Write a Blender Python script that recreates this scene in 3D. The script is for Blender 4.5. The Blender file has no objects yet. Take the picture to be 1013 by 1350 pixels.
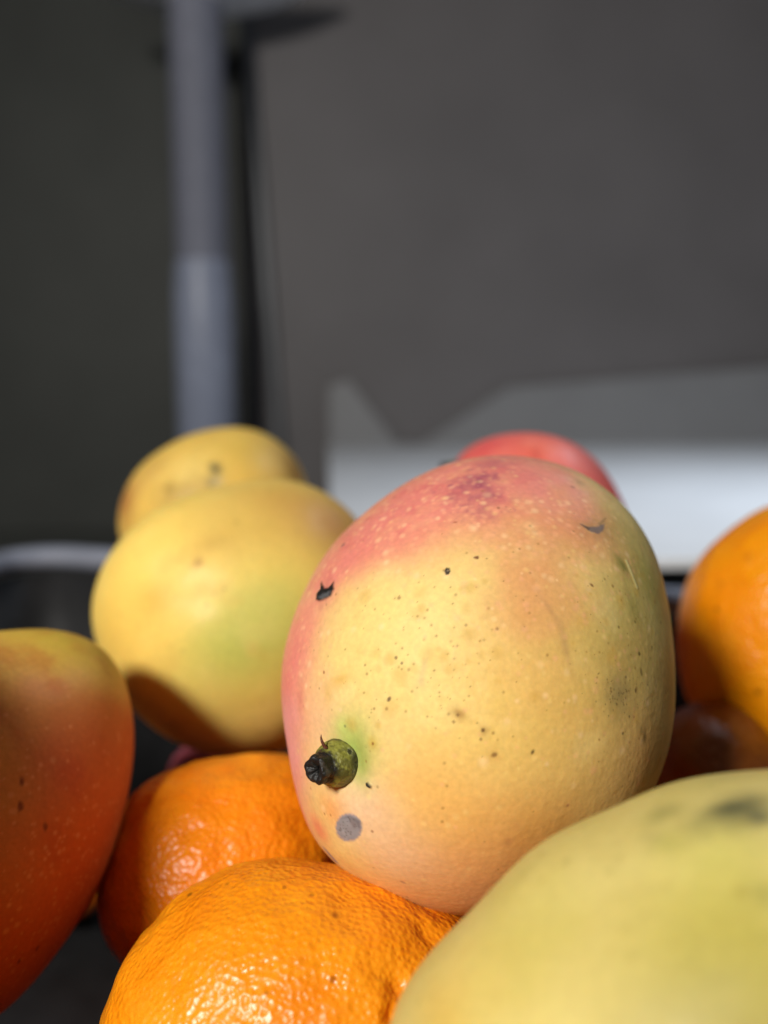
import bpy, math
import numpy as np
from mathutils import Vector, Matrix
from mathutils.kdtree import KDTree

# ------------------------------------------------------------------ camera
S = bpy.context.scene
COL = S.collection
W_PX, H_PX, F_PX = 1013.0, 1350.0, 1169.0
PITCH = math.radians(-8.5)
CAM = np.array([0.0, 0.0, 0.25])
cd = bpy.data.cameras.new('camera')
cam = bpy.data.objects.new('camera', cd)
COL.objects.link(cam)
cam.location = CAM
cam.rotation_euler = (math.pi / 2 + PITCH, 0, 0)
cd.sensor_fit = 'VERTICAL'
cd.sensor_height = 36.0
cd.lens = F_PX / H_PX * 36.0
cd.clip_start = 0.005
cd.clip_end = 50
cd.dof.use_dof = True
cd.dof.focus_distance = 0.164
cd.dof.aperture_fstop = 6.8
S.camera = cam

# ------------------------------------------------------------------ light
wd = bpy.data.worlds.new('World')
S.world = wd
wd.use_nodes = True
wd.node_tree.nodes['Background'].inputs[0].default_value = (0.86, 0.92, 1.0, 1)
wd.node_tree.nodes['Background'].inputs[1].default_value = 0.034

R_CAM = np.array(cam.rotation_euler.to_matrix())     # columns: right, up, back


def cam2w(p):
    return np.asarray(p) @ R_CAM.T + CAM


def area(name, loc, target, size, power, color, shape='DISK'):
    l = bpy.data.lights.new(name, 'AREA')
    l.shape = shape
    l.size = size
    l.energy = power
    l.color = color
    o = bpy.data.objects.new(name, l)
    COL.objects.link(o)
    o.location = loc
    d = Vector(target) - Vector(loc)
    o.rotation_euler = d.to_track_quat('-Z', 'Y').to_euler()
    return o


area('key_lamp', cam2w((-0.455, 0.40, 0.57)), (0.02, 0.22, 0.20), 0.17, 13.0, (1.0, 0.965, 0.90))
cl = area('counter_fill', (0.46, 0.64, 0.80), (0.44, 0.62, 0.15), 0.25, 2.2, (0.78, 0.88, 1.0))  # unseen lamp added to brighten the counter
cl.data.spread = math.radians(115)

S.view_settings.view_transform = 'Standard'
S.view_settings.look = 'None'
S.view_settings.exposure = 0.0
S.view_settings.gamma = 1.0
S.render.engine = 'CYCLES'
S.cycles.use_denoising = True
S.cycles.max_bounces = 8
S.cycles.diffuse_bounces = 4
S.cycles.sample_clamp_indirect = 4.0


# ------------------------------------------------------------------ maths helpers
def _hash(ix, iy, iz, seed):
    h = (ix * 374761393 + iy * 668265263 + iz * 2147483647 + seed * 974634777) & 0xffffffff
    h = ((h ^ (h >> 13)) * 1274126177) & 0xffffffff
    h = ((h ^ (h >> 16)) * 2246822519) & 0xffffffff
    return ((h ^ (h >> 15)) & 0xffffff).astype(np.float64) / 0xffffff


def vnoise(P, scale, seed=0):
    """smooth value noise in -1..1, P in metres, scale in cells per metre"""
    q = P * scale + 1000.0
    i = np.floor(q).astype(np.int64)
    f = q - i
    f = f * f * f * (f * (f * 6 - 15) + 10)
    r = 0
    for dx in (0, 1):
        wx = f[:, 0] if dx else 1 - f[:, 0]
        for dy in (0, 1):
            wy = f[:, 1] if dy else 1 - f[:, 1]
            for dz in (0, 1):
                wz = f[:, 2] if dz else 1 - f[:, 2]
                r = r + wx * wy * wz * _hash(i[:, 0] + dx, i[:, 1] + dy, i[:, 2] + dz, seed)
    return r * 2 - 1


def fbm(P, scale, seed=0, octv=4):
    r, a, t = 0, 1.0, 0
    for k in range(octv):
        r = r + a * vnoise(P, scale * 2.03 ** k, seed + 17 * k)
        t += a
        a *= 0.5
    return r / t


def sstep(a, b, x):
    t = np.clip((x - a) / (b - a), 0, 1)
    return t * t * (3 - 2 * t)


def proj(P):
    """world points -> photo pixels and depth"""
    q = (P - CAM) @ R_CAM
    z = -q[:, 2]
    return W_PX / 2 + F_PX * q[:, 0] / z, H_PX / 2 - F_PX * q[:, 1] / z, z


def ray(px, py):
    d = np.array([(px - W_PX / 2) / F_PX, -(py - H_PX / 2) / F_PX, -1.0])
    return d @ R_CAM.T


def cube_sphere(n):
    a = np.tan(np.linspace(-math.pi / 4, math.pi / 4, n + 1))
    A, B = np.meshgrid(a, a, indexing='ij')
    one = np.ones_like(A)
    V, Fq = [], []
    idx = np.arange((n + 1) ** 2).reshape(n + 1, n + 1)
    quad = np.stack([idx[:-1, :-1], idx[1:, :-1], idx[1:, 1:], idx[:-1, 1:]], -1).reshape(-1, 4)
    for k, (p, fl) in enumerate([((one, A, B), 0), ((-one, A, B), 1), ((A, one, B), 1), ((A, -one, B), 0),
                                 ((A, B, one), 0), ((A, B, -one), 1)]):
        v = np.stack(p, -1).reshape(-1, 3)
        V.append(v)
        q = quad + k * (n + 1) ** 2
        Fq.append(q[:, ::-1] if fl else q)
    V = np.concatenate(V)
    V /= np.linalg.norm(V, axis=1)[:, None]
    Fq = np.concatenate(Fq)
    key = np.round(V * 1e6).astype(np.int64)
    _, first, inv = np.unique(key, axis=0, return_index=True, return_inverse=True)
    return V[first], inv.reshape(-1)[Fq]


def mk_mesh(name, V, F, smooth=True):
    m = bpy.data.meshes.new(name)
    F = np.asarray(F)
    m.vertices.add(len(V))
    m.vertices.foreach_set('co', np.asarray(V, dtype=np.float32).ravel())
    m.loops.add(F.size)
    m.loops.foreach_set('vertex_index', F.astype(np.int32).ravel())
    m.polygons.add(len(F))
    k = F.shape[1]
    m.polygons.foreach_set('loop_start', np.arange(0, F.size, k, dtype=np.int32))
    m.polygons.foreach_set('loop_total', np.full(len(F), k, dtype=np.int32))
    m.polygons.foreach_set('use_smooth', np.full(len(F), smooth, dtype=bool))
    m.update(calc_edges=True)
    return m


def link(name, mesh, mat, parent=None, loc=None, label=None, cat=None, group=None, kind=None):
    o = bpy.data.objects.new(name, mesh)
    COL.objects.link(o)
    if mesh is not None and mat is not None:
        mesh.materials.append(mat)
    if parent is not None:
        o.parent = parent
    if loc is not None:
        o.location = loc
    for k, v in (('label', label), ('category', cat), ('group', group), ('kind', kind)):
        if v:
            o[k] = v
    return o


def set_col(mesh, C):
    a = mesh.color_attributes.new('skin_colour', 'FLOAT_COLOR', 'POINT')
    rgba = np.ones((len(C), 4), dtype=np.float32)
    rgba[:, :3] = np.clip(C, 0, 1)
    a.data.foreach_set('color', rgba.ravel())


# ------------------------------------------------------------------ materials
def nodes_of(mat):
    mat.use_nodes = True
    nt = mat.node_tree
    return nt, nt.nodes['Principled BSDF']


def bump_chain(nt, bs, specs):
    """specs: list of (texture kind, scale, distance, strength)"""
    tc = nt.nodes.new('ShaderNodeTexCoord')
    prev = None
    for kind, scale, dist, strength in specs:
        if kind == 'noise':
            t = nt.nodes.new('ShaderNodeTexNoise')
            t.inputs['Scale'].default_value = scale
            t.inputs['Detail'].default_value = 4
            out = t.outputs['Fac']
        else:
            t = nt.nodes.new('ShaderNodeTexVoronoi')
            t.feature = 'SMOOTH_F1'
            t.inputs['Smoothness'].default_value = 0.6
            t.inputs['Scale'].default_value = scale
            out = t.outputs['Distance']
        nt.links.new(tc.outputs['Object'], t.inputs['Vector'])
        b = nt.nodes.new('ShaderNodeBump')
        b.inputs['Strength'].default_value = strength
        b.inputs['Distance'].default_value = dist
        nt.links.new(out, b.inputs['Height'])
        if prev:
            nt.links.new(prev.outputs[0], b.inputs['Normal'])
        prev = b
    nt.links.new(prev.outputs[0], bs.inputs['Normal'])
    return tc


def skin_mat(name, rough, spec, sss, sss_scale, bumps, rough_var=0.08, coat=0.0, radius=(1.0, 0.45, 0.15)):
    mat = bpy.data.materials.new(name)
    nt, bs = nodes_of(mat)
    at = nt.nodes.new('ShaderNodeAttribute')
    at.attribute_name = 'skin_colour'
    tc = bump_chain(nt, bs, bumps)
    nz = nt.nodes.new('ShaderNodeTexNoise')
    nz.inputs['Scale'].default_value = 900
    nz.inputs['Detail'].default_value = 6
    nt.links.new(tc.outputs['Object'], nz.inputs['Vector'])
    mr = nt.nodes.new('ShaderNodeMapRange')
    mr.inputs['From Min'].default_value = 0.3
    mr.inputs['From Max'].default_value = 0.7
    mr.inputs['To Min'].default_value = 0.93
    mr.inputs['To Max'].default_value = 1.06
    nt.links.new(nz.outputs['Fac'], mr.inputs['Value'])
    mx = nt.nodes.new('ShaderNodeVectorMath')
    mx.operation = 'SCALE'
    nt.links.new(at.outputs['Color'], mx.inputs[0])
    nt.links.new(mr.outputs[0], mx.inputs['Scale'])
    nt.links.new(mx.outputs[0], bs.inputs['Base Color'])
    n2 = nt.nodes.new('ShaderNodeTexNoise')
    n2.inputs['Scale'].default_value = 120
    n2.inputs['Detail'].default_value = 5
    nt.links.new(tc.outputs['Object'], n2.inputs['Vector'])
    m2 = nt.nodes.new('ShaderNodeMapRange')
    m2.inputs['From Min'].default_value = 0.3
    m2.inputs['From Max'].default_value = 0.7
    m2.inputs['To Min'].default_value = rough - rough_var
    m2.inputs['To Max'].default_value = rough + rough_var
    nt.links.new(n2.outputs['Fac'], m2.inputs['Value'])
    nt.links.new(m2.outputs[0], bs.inputs['Roughness'])
    bs.inputs['Specular IOR Level'].default_value = spec
    bs.inputs['Subsurface Weight'].default_value = sss
    bs.inputs['Subsurface Scale'].default_value = sss_scale
    bs.inputs['Subsurface Radius'].default_value = radius
    bs.inputs['Coat Weight'].default_value = coat
    bs.inputs['Coat Roughness'].default_value = 0.2
    return mat


def plain_mat(name, color, rough=0.5, metal=0.0, spec=0.5, grain=0.08, gscale=60, bump=0.0004, bscale=300, stretch=None):
    mat = bpy.data.materials.new(name)
    nt, bs = nodes_of(mat)
    tc = nt.nodes.new('ShaderNodeTexCoord')
    vec = tc.outputs['Object']
    if stretch:
        mp = nt.nodes.new('ShaderNodeMapping')
        mp.inputs['Scale'].default_value = stretch
        nt.links.new(vec, mp.inputs[0])
        vec = mp.outputs[0]
    nz = nt.nodes.new('ShaderNodeTexNoise')
    nz.inputs['Scale'].default_value = gscale
    nz.inputs['Detail'].default_value = 6
    nt.links.new(vec, nz.inputs['Vector'])
    rp = nt.nodes.new('ShaderNodeValToRGB')
    c = np.array(color)
    rp.color_ramp.elements[0].position = 0.3
    rp.color_ramp.elements[1].position = 0.7
    rp.color_ramp.elements[0].color = (*(c * (1 - grain)), 1)
    rp.color_ramp.elements[1].color = (*np.clip(c * (1 + grain), 0, 1), 1)
    nt.links.new(nz.outputs['Fac'], rp.inputs[0])
    nt.links.new(rp.outputs[0], bs.inputs['Base Color'])
    n2 = nt.nodes.new('ShaderNodeTexNoise')
    n2.inputs['Scale'].default_value = bscale
    nt.links.new(vec, n2.inputs['Vector'])
    b = nt.nodes.new('ShaderNodeBump')
    b.inputs['Strength'].default_value = 0.4
    b.inputs['Distance'].default_value = bump
    nt.links.new(n2.outputs['Fac'], b.inputs['Height'])
    nt.links.new(b.outputs[0], bs.inputs['Normal'])
    bs.inputs['Roughness'].default_value = rough
    bs.inputs['Metallic'].default_value = metal
    bs.inputs['Specular IOR Level'].default_value = spec
    return mat


M_MANGO = skin_mat('mango_skin', 0.54, 0.24, 0.20, 0.0035,
                   [('noise', 260, 0.00035, 0.35), ('vor', 900, 0.00012, 0.35)])
M_MANGO_SOFT = skin_mat('mango_skin_waxy', 0.50, 0.30, 0.30, 0.0035, [('noise', 150, 0.0004, 0.4)])
M_ORANGE = skin_mat('orange_peel', 0.36, 0.48, 0.30, 0.003,
                    [('noise', 110, 0.0016, 0.4), ('noise', 380, 0.0006, 0.13), ('vor', 880, 0.0006, 0.55)], rough_var=0.05)
M_STEM = skin_mat('mango_stem', 0.45, 0.4, 0.1, 0.001, [('noise', 1500, 0.0004, 0.8)])


# ------------------------------------------------------------------ fruit builder
class Fruit:
    """closed body with its own distance, size and thickness; trace = outline in photo pixels"""

    def __init__(self, trace, z0, D, n=100, shear=(0, 0), bias=0.3, power=1.0, harm=9, back=1.0):
        tr = np.array(trace, dtype=float)
        nxt = np.roll(tr, -1, 0)
        cr = tr[:, 0] * nxt[:, 1] - nxt[:, 0] * tr[:, 1]
        A = cr.sum() / 2
        cx = ((tr[:, 0] + nxt[:, 0]) * cr).sum() / 6 / A
        cy = ((tr[:, 1] + nxt[:, 1]) * cr).sum() / 6 / A
        self.c = np.array([cx, cy])
        NB = 180
        th = (np.arange(NB) + 0.5) / NB * 2 * math.pi - math.pi
        ta = np.arctan2(-(tr[:, 1] - cy), tr[:, 0] - cx)
        tl = np.hypot(tr[:, 0] - cx, tr[:, 1] - cy)
        o = np.argsort(ta)
        ta, tl = ta[o], tl[o]
        ta3 = np.concatenate([ta - 2 * math.pi, ta, ta + 2 * math.pi])
        want = np.interp(th, ta3, np.tile(tl, 3))
        want = self.low(want, harm)
        self.want, self.th = want, th
        C = CAM + ray(cx, cy) * z0
        self.C = C
        w = CAM - C
        w /= np.linalg.norm(w)
        u = np.cross(R_CAM[:, 1], w)
        u /= np.linalg.norm(u)
        v = np.cross(w, u)
        self.fr = np.stack([u, v, w])
        self.D, self.shear, self.power, self.back = D, shear, power, back
        R = want * z0 / F_PX
        self.R = R
        tt, pp = np.meshgrid(np.linspace(-math.pi, math.pi, 361)[:-1], np.linspace(0.25, 2.2, 80), indexing='ij')
        for it in range(16):
            self.R = R
            P = self.shape(tt.ravel(), pp.ravel())
            X, Y, _ = proj(P)
            aa = np.arctan2(-(Y - cy), X - cx)
            ll = np.hypot(X - cx, Y - cy)
            b = ((aa + math.pi) / (2 * math.pi) * NB).astype(int) % NB
            got = np.zeros(NB)
            np.maximum.at(got, b, ll)
            R = self.low(R * np.clip(want / np.maximum(got, 1), 0.7, 1.4) ** 0.6, harm)
        self.R = R
        V, F = cube_sphere(n)
        V = V @ np.array([[1, 0, 0], [0, 1, 0], [0, 0, 1.0]])
        V = V + np.array([0, 0, bias])
        V /= np.linalg.norm(V, axis=1)[:, None]
        th2 = np.arctan2(V[:, 1], V[:, 0])
        ph = np.arccos(np.clip(V[:, 2], -1, 1))
        self.P = self.shape(th2, ph)
        self.F = F
        self.size = float(np.mean(R))
        self.col = None

    @staticmethod
    def low(x, k):
        f = np.fft.rfft(x)
        f[k + 1:] = 0
        return np.fft.irfft(f, len(x))

    def shape(self, th, ph):
        t3 = np.concatenate([self.th - 2 * math.pi, self.th, self.th + 2 * math.pi])
        R = np.interp(th, t3, np.tile(self.R, 3))
        E = self.low(self.R, 2)
        R0 = np.interp(th, t3, np.tile(E, 3))
        k = sstep(0.15, 1.2, np.minimum(ph, math.pi - ph))
        R = R0 * (1 - k) + R * k
        s = np.sin(ph)
        c = np.cos(ph)
        r = R * np.sign(s) * np.abs(s) ** self.power
        x = r * np.cos(th) + self.shear[0] * c
        y = r * np.sin(th) + self.shear[1] * c
        z = self.D * np.where(c > 0, c, c * self.back)
        return self.C + np.stack([x, y, z], -1) @ self.fr

    def normals(self):
        P, F = self.P, self.F
        fn = np.cross(P[F[:, 2]] - P[F[:, 0]], P[F[:, 3]] - P[F[:, 1]])
        N = np.zeros_like(P)
        for k in range(4):
            for a in range(3):
                N[:, a] += np.bincount(F[:, k], fn[:, a], len(P))
        N /= np.linalg.norm(N, axis=1)[:, None] + 1e-12
        if ((P - self.C) * N).sum() < 0:
            N = -N
            self.F = F[:, ::-1].copy()
        return N

    def prep(self):
        self.N = self.normals()
        self.X, self.Y, self.Z = proj(self.P)
        vd = CAM - self.P
        vd /= np.linalg.norm(vd, axis=1)[:, None]
        self.front = (self.N * vd).sum(1) > 0.02

    def lumps(self, amp, scale, seed, octv=3):
        self.P = self.P + self.normals() * (amp * fbm(self.P, scale, seed, octv))[:, None]

    def at(self, px, py):
        """surface point seen at a photo pixel"""
        d = (self.X - px) ** 2 + (self.Y - py) ** 2 + np.where(self.front, 0, 1e9)
        i = int(np.argmin(d))
        return self.P[i], self.N[i], self.Z[i]

    def dent(self, px, py, rpx, depth):
        p, n, z = self.at(px, py)
        r = rpx * z / F_PX
        d = np.linalg.norm(self.P - p, axis=1)
        self.P = self.P - self.N * (depth * np.exp(-(d / r) ** 2))[:, None]

    def blend(self, m, c):
        m = np.clip(m, 0, 1)[:, None]
        self.col = self.col * (1 - m) + np.array(c) * m

    def blob(self, px, py, rpx, c, op=1.0, soft=1.0, warp=0.25, wscale=120, seed=3, stretch=None):
        """coloured patch on the skin round a surface point; stretch=(angle deg, ratio) elongates it"""
        p, n, z = self.at(px, py)
        r = rpx * z / F_PX
        d3 = self.P - p
        if stretch:
            a = math.radians(stretch[0])
            ax = (R_CAM[:, 0] * math.cos(a) + R_CAM[:, 1] * math.sin(a))
            ax = ax - n * ax.dot(n)
            ax /= np.linalg.norm(ax)
            al = d3 @ ax
            d3 = d3 - np.outer(al * (1 - 1 / stretch[1]), ax)
        d = np.linalg.norm(d3, axis=1) / r
        sel = d < 3.2
        if not sel.any():
            return
        dd = d[sel] * (1 + warp * fbm(self.P[sel], wscale, seed, 4))
        m = np.exp(-dd ** 2 * 0.9) if soft >= 1 else 1 - sstep(1 - soft, 1 + soft, dd)
        full = np.zeros(len(d))
        full[sel] = m * op
        self.blend(full, c)

    def poly(self, pts, c, op=1.0, edge=1.2, warp=1.0, lift=0.0, seed=1):
        """flat patch of an irregular outline on the skin"""
        pts = np.array(pts, float)
        cx, cy = pts.mean(0)
        R = np.abs(pts - [cx, cy]).max() + 8
        sel = np.where(self.front & (np.abs(self.X - cx) < R) & (np.abs(self.Y - cy) < R))[0]
        X = self.X[sel] + warp * fbm(self.P[sel], 1600, seed)
        Y = self.Y[sel] + warp * fbm(self.P[sel], 1600, seed + 5)
        inside = np.zeros(len(sel), bool)
        dist = np.full(len(sel), 1e9)
        for i in range(len(pts)):
            x1, y1 = pts[i]
            x2, y2 = pts[(i + 1) % len(pts)]
            cond = (y1 > Y) != (y2 > Y)
            xi = (x2 - x1) * (Y - y1) / ((y2 - y1) if y2 != y1 else 1e-9) + x1
            inside ^= cond & (X < xi)
            L = (x2 - x1) ** 2 + (y2 - y1) ** 2 + 1e-9
            t = np.clip(((X - x1) * (x2 - x1) + (Y - y1) * (y2 - y1)) / L, 0, 1)
            dist = np.minimum(dist, np.hypot(X - x1 - t * (x2 - x1), Y - y1 - t * (y2 - y1)))
        sd = np.where(inside, dist, -dist)
        m = np.zeros(len(self.P))
        m[sel] = sstep(-edge, edge, sd) * op
        self.blend(m, c)
        if lift:
            self.P = self.P + self.N * (lift * m)[:, None]

    def specks(self, pick, radius, colour, op, count, seed, jitter=0.4, stretch=None):
        """many tiny dots; pick(X,Y,P) gives the chance of each surface point carrying one"""
        if not hasattr(self, 'kd'):
            self.kd = KDTree(len(self.P))
            for i, p in enumerate(self.P.tolist()):
                self.kd.insert(p, i)
            self.kd.balance()
        rng = np.random.default_rng(seed)
        # area-even choice of points: weight by local face area
        w = pick(self.X, self.Y, self.P)
        if not hasattr(self, 'va'):
            P, F = self.P, self.F
            fa = np.linalg.norm(np.cross(P[F[:, 2]] - P[F[:, 0]], P[F[:, 3]] - P[F[:, 1]]), axis=1)
            self.va = np.bincount(F.ravel(), np.repeat(fa, 4), len(P))
        w = np.clip(w, 0, None) * self.va
        w = w / w.sum()
        ids = rng.choice(len(w), count, p=w)
        m = np.zeros(len(self.P))
        for i in ids:
            r = radius * (1 + jitter * rng.normal())
            if r <= radius * 0.3:
                continue
            o = op * rng.uniform(0.5, 1.0)
            for co, j, d in self.kd.find_range(self.P[i], r * 1.8):
                m[j] = max(m[j], o * (1 - min(1, (d / (r * 1.8)) ** 2)) ** 1.5)
        self.blend(m, colour)

    def tone(self, grey, gain):
        l = self.col @ np.array([.3, .6, .1])
        self.col = (self.col * (1 - grey) + l[:, None] * grey) * gain

    def build(self, name, mat, label, cat, group=None):
        m = mk_mesh(name, self.P - self.C, self.F)
        set_col(m, self.col)
        return link(name, m, mat, loc=self.C, label=label, cat=cat, group=group)


def rgb(r, g, b):
    """display colour 0..255 -> linear"""
    v = np.array([r, g, b]) / 255.0
    return np.where(v <= 0.04045, v / 12.92, ((v + 0.055) / 1.055) ** 2.4)


# ------------------------------------------------------------------ stems
def make_stem(parent, base, axis, r, length, seed=1, upright=None, spike=True, n_a=96, n_l=90):
    """knobbly stub: wide green collar, narrower blackened snapped tip"""
    axis = np.array(axis, float)
    axis /= np.linalg.norm(axis)
    u = np.cross(axis, R_CAM[:, 1])
    u /= np.linalg.norm(u)
    v = np.cross(axis, u)
    prof_t = [0, .10, .22, .38, .52, .62, .70, .78, .90, .97, 1.0]
    prof_r = [1.14, 1.08, 1.08, 1.04, .93, .78, .66, .62, .63, .60, .50]
    ts = np.linspace(0, 1, n_l)
    V = []
    for t in ts:
        rr = np.interp(t, prof_t, prof_r) * r
        for k in range(n_a):
            a = 2 * math.pi * k / n_a
            V.append(axis * (t * length) + rr * (math.cos(a) * u + math.sin(a) * v))
    V = np.array(V)
    T = np.repeat(ts, n_a)
    # broken, caved-in end
    caps = []
    for j, f in enumerate((0.8, 0.55, 0.3, 0.08)):
        for k in range(n_a):
            a = 2 * math.pi * k / n_a
            caps.append(axis * (length * (1 - 0.05 * (j + 1) * (1 - f))) + f * 0.46 * r * (math.cos(a) * u + math.sin(a) * v))
    V = np.concatenate([V, np.array(caps)])
    T = np.concatenate([T, np.full(4 * n_a, 1.05)])
    rad = V - np.outer(V @ axis, axis)
    ln = np.linalg.norm(rad, axis=1)[:, None] + 1e-9
    nd = rad / ln
    ang = np.arctan2(V @ v, V @ u)
    amp = r * (0.05 + 0.09 * sstep(0.55, 0.8, T))
    V = V + nd * (amp * (fbm(V, 1.6 / r, seed, 4) + 0.35 * np.cos(6 * ang + 1) * sstep(.6, .8, T)))[:, None]
    V = V + np.outer(0.10 * r * fbm(V, 2.5 / r, seed + 9, 4) * sstep(0.85, 1.0, T), axis)
    rows = n_l + 4
    F = []
    for i in range(rows - 1):
        for k in range(n_a):
            a, b = i * n_a + k, i * n_a + (k + 1) % n_a
            F.append((a, a + n_a, b + n_a, b))
    N1 = fbm(V, 1.1 / r, seed + 3, 4)
    N2 = fbm(V, 3.5 / r, seed + 4, 4)
    c = np.outer(np.ones(len(V)), rgb(126, 124, 50))
    def mix(c, m, k):
        m = np.clip(m, 0, 1)[:, None]
        return c * (1 - m) + np.array(k) * m
    c = mix(c, sstep(-.2, .5, N2) * 0.5, rgb(165, 165, 80))
    c = mix(c, sstep(.46, .25, T) * sstep(-.45, .05, N1) * 0.92, rgb(60, 60, 46))
    c = mix(c, sstep(.45, .2, T) * sstep(.15, .4, N2) * 0.8, rgb(150, 150, 125))
    c = mix(c, sstep(.0, .25, N1) * .8, rgb(66, 62, 28))
    c = mix(c, sstep(.0, .4, fbm(V, 7 / r, seed + 6, 3)) * .5, rgb(48, 46, 26))
    c = mix(c, sstep(.56, .70, T + 0.14 * N2), rgb(26, 24, 22))
    c = mix(c, sstep(.7, .9, T) * sstep(.1, .5, N2) * .5, rgb(85, 78, 72))
    c = mix(c, sstep(.30, .55, N2) * sstep(.6, .3, T) * .9, rgb(22, 20, 16))
    me = mk_mesh('stem', V, np.array(F))
    set_col(me, c)
    o = link('stem', me, M_STEM, parent=parent, loc=base)
    if spike:
        # dry hair standing on the upper side
        p0 = axis * length * 0.62 + (-v) * 0 + R_CAM[:, 1] * r * 0.82
        d = R_CAM[:, 1] * 1.0 - R_CAM[:, 0] * 0.15
        Vs, Fs = [], []
        for i in range(6):
            t = i / 5
            rr = r * 0.10 * (1 - t) ** 0.8 + r * 0.008
            cc = p0 + d * r * 0.62 * t - R_CAM[:, 0] * r * 0.14 * math.sin(t * 2.2)
            for k in range(6):
                a = k * math.pi / 3
                Vs.append(cc + rr * (math.cos(a) * R_CAM[:, 0] + math.sin(a) * R_CAM[:, 2]))
        for i in range(5):
            for k in range(6):
                a, b = i * 6 + k, i * 6 + (k + 1) % 6
                Fs.append((a, b, b + 6, a + 6))
        ms = mk_mesh('dry_fibre', np.array(Vs), np.array(Fs))
        set_col(ms, np.outer(np.ones(len(Vs)), rgb(90, 45, 30)))
        link('dry_fibre', ms, M_STEM, parent=o)
    return o


# ------------------------------------------------------------------ the main mango
def main_mango():
    f = Fruit([(650, 597), (600, 606), (560, 624), (512, 650), (468, 685), (432, 727), (402, 775), (382, 825),
               (373, 880), (374, 950), (384, 1015), (402, 1080), (428, 1128), (470, 1158), (530, 1184), (600, 1211),
               (680, 1197), (755, 1155), (815, 1103), (862, 1045), (882, 985), (889, 900), (885, 820), (868, 745),
               (835, 680), (790, 636), (725, 606)],
              0.200, 0.046, n=250, shear=(-0.003, -0.004), bias=0.42, power=0.94, back=1.25)
    f.prep()
    f.lumps(0.0006, 32, 5, 2)
    f.lumps(0.00005, 220, 8, 3)
    f.prep()
    f.dent(454, 1004, 36, 0.0022)
    f.prep()
    P = f.P
    f.col = np.outer(np.ones(len(P)), rgb(226, 197, 112))
    B = f.blob
    Y1, OR, PK = rgb(222, 186, 92), rgb(222, 165, 80), rgb(226, 122, 108)
    B(640, 900, 150, rgb(228, 190, 86), .7, wscale=60)
    B(600, 820, 90, rgb(236, 208, 128), .6, wscale=60)
    B(740, 900, 110, rgb(214, 170, 78), .6, wscale=60)
    B(560, 1120, 110, rgb(230, 170, 100), .6, wscale=60)
    B(660, 1150, 130, rgb(214, 150, 84), .55, wscale=60)
    B(560, 1060, 60, rgb(232, 176, 84), .6, wscale=80)
    B(600, 1180, 90, rgb(214, 142, 96), .5, wscale=70)
    # cool green right shoulder
    B(850, 760, 70, rgb(160, 150, 64), .8, wscale=80)
    B(805, 690, 45, rgb(178, 156, 78), .65, wscale=90)
    B(835, 860, 80, rgb(176, 152, 74), .7, wscale=80)
    B(885, 900, 50, rgb(200, 150, 60), .7, wscale=80)
    B(850, 1000, 80, rgb(208, 146, 84), .6, wscale=80)
    # blush: crown and left flank
    for (x, y, r, o) in ((640, 600, 85, .95), (560, 650, 75, .95), (500, 690, 62, .95), (450, 745, 50, .95),
                         (415, 800, 40, .85), (390, 870, 32, .85), (383, 940, 30, .8), (388, 1010, 26, .7),
                         (540, 705, 45, .8), (700, 640, 70, .7), (650, 690, 40, .6), (405, 1085, 34, .7)):
        B(x, y, r, rgb(220, 120, 106), o * .8, warp=.5, wscale=110, seed=int(x))
    for (x, y, r, o) in ((735, 690, 62, .7), (715, 750, 60, .65), (690, 810, 45, .5), (745, 640, 55, .6),
                         (770, 700, 40, .4), (600, 640, 40, .4)):
        B(x, y, r, rgb(214, 132, 84), o, warp=.6, wscale=130, seed=int(y))
    for (x, y, r, o) in ((600, 620, 80, .6), (520, 670, 60, .6), (460, 720, 45, .6), (420, 770, 34, .6), (392, 840, 30, .7),
                         (380, 900, 28, .8), (378, 960, 26, .8), (384, 1030, 24, .7), (700, 620, 70, .6), (740, 660, 50, .4),
                         (590, 700, 40, .4), (500, 725, 36, .5), (396, 1070, 20, .6)):
        B(x, y, r, rgb(220, 112, 100), o * .8, warp=.5, wscale=150, seed=int(x + 7))
    B(392, 1000, 26, rgb(238, 176, 160), .6, wscale=120)
    B(378, 1000, 14, rgb(236, 160, 160), .6)
    B(465, 690, 26, rgb(214, 116, 112), .6, warp=.6, wscale=200)
    for (x, y, r, o) in ((630, 632, 16, .75), (615, 640, 22, .5), (640, 655, 18, .45), (600, 655, 14, .35), (650, 610, 22, .3)):
        B(x, y, r, rgb(150, 62, 82), o, warp=1.0, wscale=420, seed=int(x + y))
    # mottling of the whole skin
    n1 = fbm(P, 55, 31, 5)
    f.blend(sstep(.05, .6, n1) * .30, rgb(232, 176, 96))
    n2 = fbm(P, 140, 41, 5)
    f.blend(sstep(.1, .6, n2) * .22, rgb(240, 214, 140))
    f.blend(sstep(.1, .6, -n2) * .20, rgb(206, 156, 72))
    X, Y = f.X, f.Y
    fl = sstep(452, 380, X + 16 * fbm(P, 120, 71) + 0.10 * np.abs(Y - 880)) * sstep(740, 800, Y) * sstep(1170, 1060, Y)
    f.blend(fl * .85, rgb(228, 124, 112))
    yb = np.interp(X, [370, 420, 470, 560, 640, 720, 800, 880], [800, 778, 742, 708, 684, 668, 630, 600])
    tp = sstep(-14, 34, yb - Y + 34 * fbm(P, 110, 73, 5)) * (1 - .6 * sstep(650, 780, X + 30 * fbm(P, 120, 74)))
    f.blend(tp * .7, rgb(218, 120, 108))
    f.blend(tp * sstep(0, .5, fbm(P, 260, 75, 4)) * .4, rgb(206, 92, 92))
    f.blend(tp * sstep(.1, .6, fbm(P, 200, 76, 4)) * .45, rgb(222, 150, 108))
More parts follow.
